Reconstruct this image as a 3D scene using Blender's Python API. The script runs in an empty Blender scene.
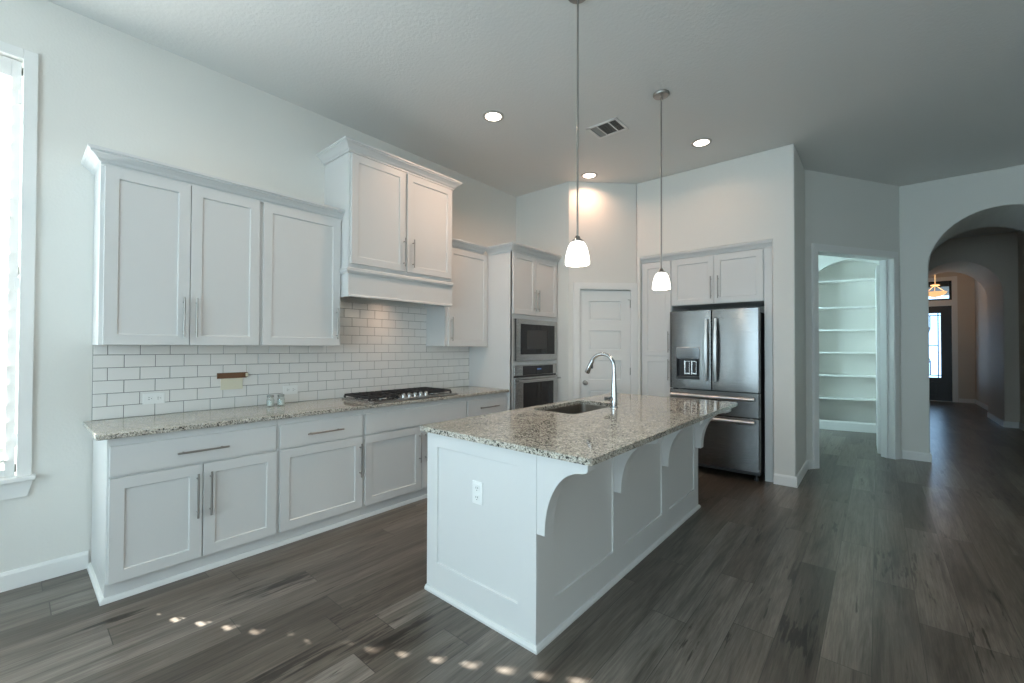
import bpy, bmesh, math, random
from mathutils import Vector, Matrix
random.seed(7)
PI = math.pi
SC = bpy.context.scene
COL = SC.collection

# ------------------------------------------------------------------ camera
CX, CY, CZ = 3.7557, -0.3315, 1.3853
YAW, PITCH, ROLL, FPX = math.radians(40.484), 0.0126, -0.0035, 428.35
cam_data = bpy.data.cameras.new('camera')
cam = bpy.data.objects.new('camera', cam_data)
COL.objects.link(cam)
cam_data.sensor_fit = 'HORIZONTAL'
cam_data.sensor_width = 36.0
cam_data.lens = 36.0 * FPX / 1024.0
cam_data.clip_start = 0.02
cam_data.clip_end = 200
_F = Vector((-math.sin(YAW) * math.cos(PITCH), math.cos(YAW) * math.cos(PITCH), math.sin(PITCH)))
_R = Vector((math.cos(YAW), math.sin(YAW), 0))
_U = _R.cross(_F)
_R2 = _R * math.cos(ROLL) - _U * math.sin(ROLL)
_U2 = _R * math.sin(ROLL) + _U * math.cos(ROLL)
cam.matrix_world = Matrix(((_R2.x, _U2.x, -_F.x, CX), (_R2.y, _U2.y, -_F.y, CY), (_R2.z, _U2.z, -_F.z, CZ), (0, 0, 0, 1)))
SC.camera = cam

# ------------------------------------------------------------------ view, sky, sun, daylight
SC.view_settings.view_transform = 'Standard'
SC.view_settings.look = 'None'
SC.view_settings.gamma = 1.0
SC.view_settings.use_curve_mapping = False
SC.view_settings.exposure = -0.05
SC.cycles.use_denoising = True
SC.cycles.max_bounces = 10
SC.cycles.diffuse_bounces = 6
SC.cycles.caustics_reflective = False
SC.cycles.caustics_refractive = False

world = bpy.data.worlds.new('sky')
SC.world = world
world.use_nodes = True
wbg = world.node_tree.nodes['Background']
wbg.inputs['Color'].default_value = (0.60, 0.82, 1.0, 1)
wbg.inputs['Strength'].default_value = 3.9


def lamp(name, kind, loc, direction, energy, color, size=None, size_y=None, spread=None, shape='RECTANGLE'):
    d = bpy.data.lights.new(name, kind)
    d.energy = energy
    d.color = color
    o = bpy.data.objects.new(name, d)
    COL.objects.link(o)
    o.location = loc
    o.rotation_euler = Vector(direction).to_track_quat('-Z', 'Y').to_euler()
    if kind == 'AREA':
        d.shape = shape
        d.size = size
        if size_y:
            d.size_y = size_y
        if spread:
            d.spread = math.radians(spread)
    return o


SUN_DIR = Vector((1.722, 0.965, -1.362))
sun = lamp('sun', 'SUN', (-6, -4, 6), SUN_DIR, 58.0, (1.0, 0.97, 0.93))
sun.data.angle = math.radians(0.53)
DAY = (0.74, 1.0, 1.14)
lamp('daylight_rear_window', 'AREA', (2.95, -3.40, 1.6), (0, 1, 0.10), 58, DAY, 1.7, 2.0)
lamp('fill_rear_right', 'AREA', (5.2, -3.40, 1.6), (0, 1, 0.10), 47, DAY, 1.7, 2.0)  # added fill lamp; the rear wall is solid here
lamp('daylight_breakfast_window', 'AREA', (0.10, -2.6, 1.6), (1, 0.06, 0.6), 94, DAY, 1.6, 2.6)
lamp('daylight_shutter_ground', 'AREA', (-0.45, -1.15, 1.4), (1, 0.0, 0.6), 34, DAY, 1.1, 2.4)
lamp('fill_right', 'AREA', (7.95, -0.6, 1.5), (-1, 0.15, 0.0), 22, (1.0, 1, 0.92), 2.4, 1.6, spread=110)  # fill lamp added to brighten the island's seating side; this wall has no window
lamp('daylight_study_window', 'AREA', (0.95, 7.6, 1.8), (1, 0.55, 0), 76, (0.63, 0.97, 1.06), 1.5, 1.8, spread=106)
lamp('hood_lamp', 'AREA', (0.20, 2.04, 1.870), (-0.25, 0, -1), 1.15, (1.0, 0.66, 0.45), 0.1, 0.5, spread=120)

# ------------------------------------------------------------------ materials
MATS = {}


def new_mat(name):
    m = bpy.data.materials.new(name)
    m.use_nodes = True
    MATS[name] = m
    return m, m.node_tree, m.node_tree.nodes['Principled BSDF']


def nd(nt, kind, **kw):
    n = nt.nodes.new(kind)
    for k, v in kw.items():
        if k.startswith('in_'):
            key = k[3:]
            n.inputs[int(key) if key.isdigit() else key].default_value = v
        else:
            setattr(n, k, v)
    return n


def simple(name, color, rough=0.5, metal=0.0, spec=0.5, coat=0.0, emis=None, estr=0.0, bump=None):
    m, nt, b = new_mat(name)
    b.inputs['Base Color'].default_value = (*color, 1)
    b.inputs['Roughness'].default_value = rough
    b.inputs['Metallic'].default_value = metal
    b.inputs['Specular IOR Level'].default_value = spec
    b.inputs['Coat Weight'].default_value = coat
    if emis:
        b.inputs['Emission Color'].default_value = (*emis, 1)
        b.inputs['Emission Strength'].default_value = estr
    tc = nd(nt, 'ShaderNodeTexCoord')
    if bump:
        sc, st, dist = bump
        nz = nd(nt, 'ShaderNodeTexNoise', in_Scale=sc, in_Detail=3.0)
        nt.links.new(tc.outputs['Object'], nz.inputs['Vector'])
        bp = nd(nt, 'ShaderNodeBump', in_Strength=st, in_Distance=dist)
        nt.links.new(nz.outputs['Fac'], bp.inputs['Height'])
        nt.links.new(bp.outputs['Normal'], b.inputs['Normal'])
    else:
        nz = nd(nt, 'ShaderNodeTexNoise', in_Scale=9.0, in_Detail=2.0)
        nt.links.new(tc.outputs['Object'], nz.inputs['Vector'])
        mr = nd(nt, 'ShaderNodeMapRange')
        mr.inputs['To Min'].default_value = max(0.0, rough - 0.03)
        mr.inputs['To Max'].default_value = min(1.0, rough + 0.03)
        nt.links.new(nz.outputs['Fac'], mr.inputs['Value'])
        nt.links.new(mr.outputs['Result'], b.inputs['Roughness'])
    return m


M_WALL = simple('wall_paint', (0.74, 0.735, 0.70), 0.62, bump=(70, 0.25, 0.004))
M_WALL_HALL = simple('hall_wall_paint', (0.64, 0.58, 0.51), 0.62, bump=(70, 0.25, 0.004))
M_CEIL = simple('ceiling_paint', (0.73, 0.73, 0.71), 0.7, bump=(48, 0.32, 0.006))
M_TRIM = simple('trim_paint', (0.80, 0.80, 0.785), 0.35)
M_CAB = simple('cabinet_paint', (0.665, 0.67, 0.665), 0.36)
M_NICKEL = simple('satin_nickel', (0.36, 0.345, 0.325), 0.34, 1.0)
M_CHROME = simple('chrome', (0.46, 0.47, 0.485), 0.12, 1.0)
M_BLACKGLASS = simple('black_glass', (0.012, 0.012, 0.014), 0.06)
M_BLACK = simple('black_plastic', (0.02, 0.02, 0.022), 0.4)
M_IRON = simple('cast_iron', (0.018, 0.018, 0.02), 0.55, bump=(200, 0.2, 0.002))
M_DARKGREY = simple('dark_grey_steel', (0.055, 0.057, 0.06), 0.45, 0.3)
M_PLASTIC = simple('white_plastic', (0.82, 0.83, 0.82), 0.3)
M_SLOT = simple('outlet_slot', (0.05, 0.05, 0.05), 0.6)
M_TILE = simple('white_tile', (0.78, 0.77, 0.75), 0.14)
M_GROUT = simple('grey_grout', (0.17, 0.17, 0.165), 0.9)
M_BROWN = simple('brown_strip', (0.16, 0.075, 0.035), 0.6)
M_CREAM = simple('cream_card', (0.70, 0.67, 0.53), 0.7)
M_DOORBLACK = simple('black_door', (0.012, 0.012, 0.015), 0.35)
M_SINK = simple('sink_steel', (0.30, 0.27, 0.235), 0.34, 0.9)
M_GLOW = simple('frosted_shade', (0.9, 0.88, 0.84), 0.4, emis=(1.0, 0.93, 0.83), estr=3.2)
M_LENS = simple('light_lens', (0.9, 0.9, 0.88), 0.4, emis=(1.0, 0.90, 0.78), estr=9.0)
M_AMBER = simple('amber_bowl', (0.8, 0.6, 0.38), 0.4, emis=(1.0, 0.56, 0.24), estr=1.1)
M_DISPLAY = simple('oven_display', (0.01, 0.01, 0.02), 0.1, emis=(0.25, 0.45, 1.0), estr=0.35)
M_WHITEFILL = simple('jar_contents', (0.75, 0.80, 0.77), 0.7)
M_LID = simple('jar_lid', (0.33, 0.34, 0.32), 0.4, 0.6)
M_VENTDARK = simple('vent_dark', (0.07, 0.07, 0.065), 0.8)
M_LEAD = simple('lead_came', (0.05, 0.05, 0.055), 0.5, 0.6)


def steel_mat(name, col):
    m, nt, b = new_mat(name)
    b.inputs['Base Color'].default_value = (*col, 1)
    b.inputs['Metallic'].default_value = 1.0
    tc = nd(nt, 'ShaderNodeTexCoord')
    mp = nd(nt, 'ShaderNodeMapping')
    mp.inputs['Scale'].default_value = (2.0, 2.0, 220.0)
    nz = nd(nt, 'ShaderNodeTexNoise', in_Scale=4.0, in_Detail=3.0)
    nt.links.new(tc.outputs['Object'], mp.inputs['Vector'])
    nt.links.new(mp.outputs['Vector'], nz.inputs['Vector'])
    mr = nd(nt, 'ShaderNodeMapRange')
    mr.inputs['To Min'].default_value = 0.20
    mr.inputs['To Max'].default_value = 0.32
    nt.links.new(nz.outputs['Fac'], mr.inputs['Value'])
    nt.links.new(mr.outputs['Result'], b.inputs['Roughness'])
    bp = nd(nt, 'ShaderNodeBump', in_Strength=0.04, in_Distance=0.002)
    nt.links.new(nz.outputs['Fac'], bp.inputs['Height'])
    nt.links.new(bp.outputs['Normal'], b.inputs['Normal'])
    return m


M_STEEL = steel_mat('stainless_steel', (0.50, 0.50, 0.495))
M_FRIDGE = steel_mat('fridge_steel', (0.20, 0.197, 0.193))
M_HANDLE = simple('handle_steel', (0.60, 0.61, 0.62), 0.34, 1.0)


def clear_glass(name, tint=(1, 1, 1), rough=0.0, ior=1.45):
    m = bpy.data.materials.new(name)
    m.use_nodes = True
    nt = m.node_tree
    nt.nodes.remove(nt.nodes['Principled BSDF'])
    out = nt.nodes['Material Output']
    tr = nd(nt, 'ShaderNodeBsdfTransparent')
    tr.inputs['Color'].default_value = (*tint, 1)
    gl = nd(nt, 'ShaderNodeBsdfGlossy')
    gl.inputs['Roughness'].default_value = rough + 0.01
    lw_ = nd(nt, 'ShaderNodeLayerWeight', in_Blend=0.5)
    pw = nd(nt, 'ShaderNodeMath', operation='POWER')
    pw.inputs[1].default_value = 5.0
    nt.links.new(lw_.outputs['Facing'], pw.inputs[0])
    fr = nd(nt, 'ShaderNodeMath', operation='MULTIPLY_ADD')
    fr.inputs[1].default_value = 0.9
    fr.inputs[2].default_value = 0.04
    nt.links.new(pw.outputs[0], fr.inputs[0])
    mx = nd(nt, 'ShaderNodeMixShader')
    nt.links.new(fr.outputs[0], mx.inputs[0])
    nt.links.new(tr.outputs[0], mx.inputs[1])
    nt.links.new(gl.outputs[0], mx.inputs[2])
    nt.links.new(mx.outputs[0], out.inputs['Surface'])
    return m


M_PANE = clear_glass('window_glass', (0.97, 0.98, 0.98))
M_JAR = clear_glass('jar_glass', (0.95, 0.965, 0.96))
M_DOORGLASS = clear_glass('textured_glass', (0.80, 0.89, 0.98), 0.1)


def granite():
    m, nt, b = new_mat('granite')
    tc = nd(nt, 'ShaderNodeTexCoord')
    L = nt.links.new
    n1 = nd(nt, 'ShaderNodeTexNoise', in_Scale=34.0, in_Detail=6.0, in_Roughness=0.65)
    n2 = nd(nt, 'ShaderNodeTexNoise', in_Scale=130.0, in_Detail=4.0, in_Roughness=0.6)
    n3 = nd(nt, 'ShaderNodeTexNoise', in_Scale=105.0, in_Detail=3.0, in_Roughness=0.65)
    n4 = nd(nt, 'ShaderNodeTexNoise', in_Scale=7.0, in_Detail=3.0)
    vo = nd(nt, 'ShaderNodeTexVoronoi', in_Scale=190.0)
    for n in (n1, n2, n3, n4, vo):
        L(tc.outputs['Object'], n.inputs['Vector'])
    r1 = nd(nt, 'ShaderNodeValToRGB')
    e = r1.color_ramp.elements
    e[0].position, e[0].color = 0.28, (0.25, 0.225, 0.19, 1)
    e[1].position, e[1].color = 0.62, (0.54, 0.51, 0.44, 1)
    x = e.new(0.45)
    x.color = (0.42, 0.39, 0.335, 1)
    L(n1.outputs['Fac'], r1.inputs['Fac'])
    # crystal tone per grain
    mixg = nd(nt, 'ShaderNodeMixRGB', blend_type='OVERLAY')
    mixg.inputs['Fac'].default_value = 0.55
    L(r1.outputs['Color'], mixg.inputs['Color1'])
    sep = nd(nt, 'ShaderNodeSeparateColor')
    L(vo.outputs['Color'], sep.inputs['Color'])
    cg = nd(nt, 'ShaderNodeCombineColor')
    for i in range(3):
        L(sep.outputs[0], cg.inputs[i])
    L(cg.outputs[0], mixg.inputs['Color2'])
    # white quartz flecks
    rq = nd(nt, 'ShaderNodeValToRGB')
    rq.color_ramp.elements[0].position = 0.56
    rq.color_ramp.elements[1].position = 0.62
    L(n2.outputs['Fac'], rq.inputs['Fac'])
    mixq = nd(nt, 'ShaderNodeMixRGB')
    mixq.inputs['Color2'].default_value = (0.62, 0.61, 0.57, 1)
    L(rq.outputs['Color'], mixq.inputs['Fac'])
    L(mixg.outputs['Color'], mixq.inputs['Color1'])
    # dark specks, denser in patches
    add = nd(nt, 'ShaderNodeMath', operation='MULTIPLY_ADD')
    L(n4.outputs['Fac'], add.inputs[0])
    add.inputs[1].default_value = 0.16
    L(n3.outputs['Fac'], add.inputs[2])
    rd = nd(nt, 'ShaderNodeValToRGB')
    rd.color_ramp.elements[0].position = 0.632
    rd.color_ramp.elements[1].position = 0.668
    L(add.outputs[0], rd.inputs['Fac'])
    mixd = nd(nt, 'ShaderNodeMixRGB')
    mixd.inputs['Color2'].default_value = (0.035, 0.033, 0.032, 1)
    L(rd.outputs['Color'], mixd.inputs['Fac'])
    L(mixq.outputs['Color'], mixd.inputs['Color1'])
    L(mixd.outputs['Color'], b.inputs['Base Color'])
    b.inputs['Roughness'].default_value = 0.05
    b.inputs['Specular IOR Level'].default_value = 0.55
    return m


M_GRANITE = granite()


def plank_floor():
    m, nt, b = new_mat('plank_floor')
    L = nt.links.new
    tc = nd(nt, 'ShaderNodeTexCoord')
    sp = nd(nt, 'ShaderNodeSeparateXYZ')
    L(tc.outputs['Object'], sp.inputs[0])

    def math_(op, a, bb=None, c=None):
        n = nd(nt, 'ShaderNodeMath', operation=op)
        for i, v in enumerate((a, bb, c)):
            if v is None:
                continue
            if isinstance(v, (int, float)):
                n.inputs[i].default_value = v
            else:
                L(v, n.inputs[i])
        return n.outputs[0]
    u = math_('DIVIDE', math_('SUBTRACT', sp.outputs['X'], 0.169), 0.178)
    ix = math_('FLOOR', u)
    fx = math_('FRACT', u)
    wn = nd(nt, 'ShaderNodeTexWhiteNoise', noise_dimensions='1D')
    L(ix, wn.inputs['W'])
    v = math_('DIVIDE', math_('MULTIPLY_ADD', wn.outputs['Value'], 1.2, sp.outputs['Y']), 1.52)
    iy = math_('FLOOR', v)
    fy = math_('FRACT', v)
    cb = nd(nt, 'ShaderNodeCombineXYZ')
    L(ix, cb.inputs[0])
    L(iy, cb.inputs[1])
    wc = nd(nt, 'ShaderNodeTexWhiteNoise', noise_dimensions='2D')
    L(cb.outputs[0], wc.inputs['Vector'])
    cell = wc.outputs['Value']
    # grain coordinates, shifted for every plank
    def coords(kx, ky, ko, kz):
        c = nd(nt, 'ShaderNodeCombineXYZ')
        L(math_('MULTIPLY', sp.outputs['X'], kx), c.inputs[0])
        L(math_('MULTIPLY_ADD', cell, ko, math_('MULTIPLY', sp.outputs['Y'], ky)), c.inputs[1])
        L(math_('MULTIPLY', cell, kz), c.inputs[2])
        return c.outputs[0]

    def noise(vec, det, rgh, dist):
        n = nd(nt, 'ShaderNodeTexNoise', in_Scale=1.0, in_Detail=det, in_Roughness=rgh, in_Distortion=dist)
        L(vec, n.inputs['Vector'])
        return n.outputs['Fac']

    def ramp(fac, stops):
        r = nd(nt, 'ShaderNodeValToRGB')
        e = r.color_ramp.elements
        e[0].position, e[0].color = stops[0][0], (*stops[0][1], 1)
        e[1].position, e[1].color = stops[-1][0], (*stops[-1][1], 1)
        for p, c in stops[1:-1]:
            e.new(p).color = (*c, 1)
        L(fac, r.inputs['Fac'])
        return r.outputs['Color']

    def mul(c1, c2, fac=1.0):
        m_ = nd(nt, 'ShaderNodeMixRGB', blend_type='MULTIPLY')
        m_.inputs['Fac'].default_value = fac
        L(c1, m_.inputs['Color1'])
        L(c2, m_.inputs['Color2'])
        return m_.outputs['Color']

    g1 = noise(coords(9.0, 0.85, 37.0, 11.0), 4.0, 0.6, 1.2)           # broad cathedral figure
    g2 = noise(coords(34.0, 3.0, 19.0, 5.0), 4.0, 0.62, 0.35)           # dark knots and checks
    gm = noise(coords(3.4, 1.1, 23.0, 7.0), 1.0, 0.5, 0.0)             # where the knots gather
    g3 = noise(coords(240.0, 9.0, 9.0, 3.0), 2.0, 0.6, 0.0)            # pores
    g4 = noise(coords(64.0, 2.2, 29.0, 2.0), 4.0, 0.65, 0.8)           # fine grain
    base = ramp(cell, [(0.0, (0.080, 0.066, 0.053)), (0.35, (0.116, 0.098, 0.080)), (0.7, (0.146, 0.126, 0.105)), (1.0, (0.198, 0.175, 0.151))])
    c = mul(base, ramp(g1, [(0.30, (0.50, 0.48, 0.46)), (0.47, (0.94, 0.93, 0.92)), (0.68, (1.28, 1.29, 1.30))]), 1.0)
    c = mul(c, ramp(g4, [(0.34, (0.70, 0.69, 0.68)), (0.62, (1.13, 1.13, 1.13))]), 1.0)
    c = mul(c, ramp(g3, [(0.34, (0.84, 0.83, 0.82)), (0.60, (1.08, 1.08, 1.08))]), 1.0)
    kmask = math_('MULTIPLY_ADD', gm, 0.8, g2)
    c = mul(c, ramp(kmask, [(0.665, (0.24, 0.22, 0.21)), (0.735, (1, 1, 1))]), 0.9)
    # seams
    ex = math_('MINIMUM', fx, math_('SUBTRACT', 1.0, fx))
    ey = math_('MINIMUM', fy, math_('SUBTRACT', 1.0, fy))
    sx = math_('LESS_THAN', ex, 0.008)
    sy = math_('LESS_THAN', ey, 0.0013)
    seam = math_('MAXIMUM', sx, sy)
    m4 = nd(nt, 'ShaderNodeMixRGB')
    m4.inputs['Color2'].default_value = (0.03, 0.026, 0.023, 1)
    L(math_('MULTIPLY', seam, 0.75), m4.inputs['Fac'])
    L(c, m4.inputs['Color1'])
    L(m4.outputs['Color'], b.inputs['Base Color'])
    rr = nd(nt, 'ShaderNodeMapRange')
    rr.inputs['To Min'].default_value = 0.277
    rr.inputs['To Max'].default_value = 0.287
    L(g4, rr.inputs['Value'])
    L(rr.outputs['Result'], b.inputs['Roughness'])
    b.inputs['Specular IOR Level'].default_value = 0.5
    bp = nd(nt, 'ShaderNodeBump', in_Strength=0.035, in_Distance=0.002)
    hgt = math_('SUBTRACT', math_('MULTIPLY_ADD', g3, 0.5, g4), math_('MULTIPLY', seam, 1.2))
    L(hgt, bp.inputs['Height'])
    L(bp.outputs['Normal'], b.inputs['Normal'])
    return m


M_FLOOR = plank_floor()


def brick_mat():
    m, nt, b = new_mat('neighbour_brick')
    tc = nd(nt, 'ShaderNodeTexCoord')
    mp = nd(nt, 'ShaderNodeMapping')
    mp.inputs['Rotation'].default_value = (PI / 2, 0, PI / 2)
    br = nd(nt, 'ShaderNodeTexBrick', in_Scale=4.0)
    br.inputs['Color1'].default_value = (0.55, 0.43, 0.37, 1)
    br.inputs['Color2'].default_value = (0.66, 0.55, 0.48, 1)
    br.inputs['Mortar'].default_value = (0.6, 0.57, 0.52, 1)
    nt.links.new(tc.outputs['Object'], mp.inputs['Vector'])
    nt.links.new(mp.outputs['Vector'], br.inputs['Vector'])
    nt.links.new(br.outputs['Color'], b.inputs['Base Color'])
    b.inputs['Roughness'].default_value = 0.9
    return m


M_BRICK = brick_mat()
M_GROUND = simple('outside_ground', (0.35, 0.36, 0.30), 0.9, bump=(5, 0.4, 0.02))

# ------------------------------------------------------------------ mesh helpers


class MB:
    """collects shapes for one mesh object"""

    def __init__(self):
        self.v, self.f, self.mi = [], [], []

    def add(self, verts, faces, mi=0):
        o = len(self.v)
        self.v += [tuple(p) for p in verts]
        for fc in faces:
            self.f.append([o + i for i in fc])
            self.mi.append(mi)
        return self

    def box(self, x0, x1, y0, y1, z0, z1, mi=0):
        vs = [(x, y, z) for z in (z0, z1) for y in (y0, y1) for x in (x0, x1)]
        return self.add(vs, [(0, 2, 3, 1), (4, 5, 7, 6), (0, 1, 5, 4), (2, 6, 7, 3), (0, 4, 6, 2), (1, 3, 7, 5)], mi)

    def prism(self, poly, axis, a, b, mi=0):
        """extrude a 2D polygon along an axis ('x': poly is (y,z), 'y': (x,z), 'z': (x,y))"""
        def mk(p, t):
            return {'x': (t, p[0], p[1]), 'y': (p[0], t, p[1]), 'z': (p[0], p[1], t)}[axis]
        n = len(poly)
        vs = [mk(p, a) for p in poly] + [mk(p, b) for p in poly]
        fs = [tuple(range(n)), tuple(range(2 * n - 1, n - 1, -1))]
        fs += [(i, (i + 1) % n, n + (i + 1) % n, n + i) for i in range(n)]
        return self.add(vs, fs, mi)

    def lathe(self, prof, c=(0, 0, 0), seg=24, axis='z', mi=0, cap=True):
        """prof: list of (radius, height); closes with caps when the end radius is not zero"""
        vs, fs, rings = [], [], []
        cx, cy, cz = c

        def pt(r, h, a):
            x, y = r * math.cos(a), r * math.sin(a)
            if axis == 'z':
                return (cx + x, cy + y, cz + h)
            if axis == 'y':
                return (cx + x, cy + h, cz + y)
            return (cx + h, cy + x, cz + y)
        for r, h in prof:
            if r < 1e-6:
                rings.append([len(vs)])
                vs.append(pt(0, h, 0))
            else:
                rings.append(list(range(len(vs), len(vs) + seg)))
                vs += [pt(r, h, 2 * PI * k / seg) for k in range(seg)]
        for A, B in zip(rings, rings[1:]):
            for k in range(seg):
                k2 = (k + 1) % seg
                if len(A) == 1 and len(B) == 1:
                    continue
                if len(A) == 1:
                    fs.append((A[0], B[k], B[k2]))
                elif len(B) == 1:
                    fs.append((A[k], A[k2], B[0]))
                else:
                    fs.append((A[k], A[k2], B[k2], B[k]))
        if cap:
            for R in (rings[0], rings[-1]):
                if len(R) > 1:
                    fs.append(tuple(R))
        return self.add(vs, fs, mi)

    def tube(self, pts, r, seg=10, mi=0):
        pts = [Vector(p) for p in pts]
        rs = r if isinstance(r, (list, tuple)) else [r] * len(pts)
        vs, fs = [], []
        up = Vector((0, 0, 1))
        t0 = (pts[1] - pts[0]).normalized()
        if abs(t0.dot(up)) > 0.9:
            up = Vector((1, 0, 0))
        nrm = t0.cross(up).normalized()
        for i, p in enumerate(pts):
            t = (pts[min(i + 1, len(pts) - 1)] - pts[max(i - 1, 0)]).normalized()
            nrm = (nrm - t * nrm.dot(t)).normalized()
            bi = t.cross(nrm)
            for k in range(seg):
                a = 2 * PI * k / seg
                vs.append(p + (nrm * math.cos(a) + bi * math.sin(a)) * rs[i])
        n = len(pts)
        for i in range(n - 1):
            for k in range(seg):
                k2 = (k + 1) % seg
                fs.append((i * seg + k, i * seg + k2, (i + 1) * seg + k2, (i + 1) * seg + k))
        fs.append(tuple(range(seg)))
        fs.append(tuple(range((n - 1) * seg, n * seg)))
        return self.add(vs, fs, mi)

    def slab_hole(self, x0, x1, z0, z1, y0, y1, hx0, hx1, hz0, hz1, depth, mi=0, bead=0.0):
        """a slab facing -y (front at y0, back at y1) whose panel is sunk by depth"""
        O = [(x0, z0), (x1, z0), (x1, z1), (x0, z1)]
        I = [(hx0, hz0), (hx1, hz0), (hx1, hz1), (hx0, hz1)]
        b = bead
        J = [(hx0 + b, hz0 + b), (hx1 - b, hz0 + b), (hx1 - b, hz1 - b), (hx0 + b, hz1 - b)]
        vs = [(x, y0, z) for x, z in O] + [(x, y0, z) for x, z in I] + [(x, y0 + depth, z) for x, z in J] + [(x, y1, z) for x, z in O]
        fs = []
        for i in range(4):
            j = (i + 1) % 4
            fs += [(i, j, 4 + j, 4 + i), (4 + i, 4 + j, 8 + j, 8 + i), (i, 12 + i, 12 + j, j)]
        fs += [(8, 9, 10, 11), (15, 14, 13, 12)]
        return self.add(vs, fs, mi)

    def sweep(self, path, prof, mi=0, closed=False):
        """sweep a profile [(out, z)] along a plan path [(x, y)] with mitred corners; out is to the right of travel"""
        n = len(path)
        P = [Vector(p) for p in path]
        vs, fs = [], []
        m = len(prof)
        for i in range(n):
            d1 = (P[i] - P[i - 1]).normalized() if (i > 0 or closed) else None
            d2 = (P[(i + 1) % n] - P[i]).normalized() if (i < n - 1 or closed) else None
            d1 = d1 or d2
            d2 = d2 or d1
            n1 = Vector((d1.y, -d1.x))
            n2 = Vector((d2.y, -d2.x))
            mt = (n1 + n2)
            mt = mt / max(1e-6, mt.dot(n1))
            for o, z in prof:
                q = P[i] + mt * o
                vs.append((q.x, q.y, z))
        for i in range(n if closed else n - 1):
            j = (i + 1) % n
            for k in range(m):
                k2 = (k + 1) % m
                fs.append((i * m + k, j * m + k, j * m + k2, i * m + k2))
        if not closed:
            fs.append(tuple(range(m)))
            fs.append(tuple(range((n - 1) * m, n * m)))
        return self.add(vs, fs, mi)

    def build(self, name, mats, parent=None, bevel=0.0, smooth=False, seg=2, recalc=True):
        me = bpy.data.meshes.new(name)
        me.from_pydata(self.v, [], self.f)
        if not isinstance(mats, (list, tuple)):
            mats = [mats]
        for m in mats:
            me.materials.append(m)
        for p, i in zip(me.polygons, self.mi):
            p.material_index = i
        bm = bmesh.new()
        bm.from_mesh(me)
        if recalc:
            bmesh.ops.recalc_face_normals(bm, faces=bm.faces)
        if smooth:
            for f in bm.faces:
                f.smooth = True
            for e in bm.edges:
                if len(e.link_faces) == 2 and e.calc_face_angle(0) > math.radians(38):
                    e.smooth = False
        bm.to_mesh(me)
        bm.free()
        o = bpy.data.objects.new(name, me)
        COL.objects.link(o)
        if parent:
            o.parent = parent
        if bevel:
            bv = o.modifiers.new('edge', 'BEVEL')
            bv.width = bevel
            bv.segments = seg
            bv.limit_method = 'ANGLE'
            bv.angle_limit = math.radians(50)
        return o


def tag(o, label, cat, group=None):
    o['label'] = label
    o['category'] = cat
    if group:
        o['group'] = group
    return o


def thing(name, label, cat, loc=(0, 0, 0), rotz=0.0, group=None):
    o = bpy.data.objects.new(name, None)
    o.empty_display_size = 0.1
    COL.objects.link(o)
    o.location = loc
    o.rotation_euler = (0, 0, rotz)
    return tag(o, label, cat, group)


def struct(o):
    o['kind'] = 'structure'
    return o


R90 = PI / 2
H = 3.4405

# ------------------------------------------------------------------ room shell
floor = struct(MB().box(-0.15, 8.2, -3.7, 16.2, -0.1, 0.0).build('floor', M_FLOOR))
ceiling = struct(MB().box(-0.15, 8.2, -3.7, 16.2, H, H + 0.12).build('ceiling', M_CEIL))
struct(MB().box(-9, -0.16, -9, 12, -0.25, -0.15).build('ground_outside', M_GROUND))
struct(MB().box(-6.3, -6.15, -8, 5, -0.15, 4.6).build('wall_exterior', M_BRICK))


def wall_xz(name, loc, rotz, poly, thick, mat=M_WALL, bevel=0.014):
    """a wall standing along its local x, its room face at local y = 0, outline poly of (x, z)"""
    o = struct(MB().prism(poly, 'y', 0, thick).build(name, mat, bevel=bevel, seg=3, smooth=False))
    o.location = loc
    o.rotation_euler = (0, 0, rotz)
    return o


def ellipse_arc(xc, zs, a, r, n=28, left_to_right=True):
    pts = [(xc + a * math.cos(PI - PI * k / n), zs + r * math.sin(PI * k / n)) for k in range(n + 1)]
    return pts if left_to_right else pts[::-1]


# left wall, with the shuttered window (x' = world Y + 3.6)
WY0, WY1, WZ0, WZ1 = -1.62, -0.30, 0.640, 3.035
lw = MB()
lw.box(-0.15, 0, -3.7, WY0, 0, H).box(-0.15, 0, WY1, 16.2, 0, H)
lw.box(-0.15, 0, WY0, WY1, 0, WZ0).box(-0.15, 0, WY0, WY1, WZ1, H)
struct(lw.build('wall_left', M_WALL))
struct(MB().box(0, 0.85, 4.15, 4.28, 0, H).build('wall_oven', M_WALL))
PD = Vector((1.46 - 0.85, 4.75 - 4.15, 0))
PA = math.atan2(PD.y, PD.x)
PL = PD.length
D0, D1, DZ = 0.145, 0.790, 2.100
wall_xz('wall_pantry', (0.85, 4.15, 0), PA, [(0, 0), (D0 - .012, 0), (D0 - .012, DZ + .012), (D1 + .012, DZ + .012), (D1 + .012, 0), (PL, 0), (PL, H), (0, H)], 0.12, bevel=0)
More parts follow.
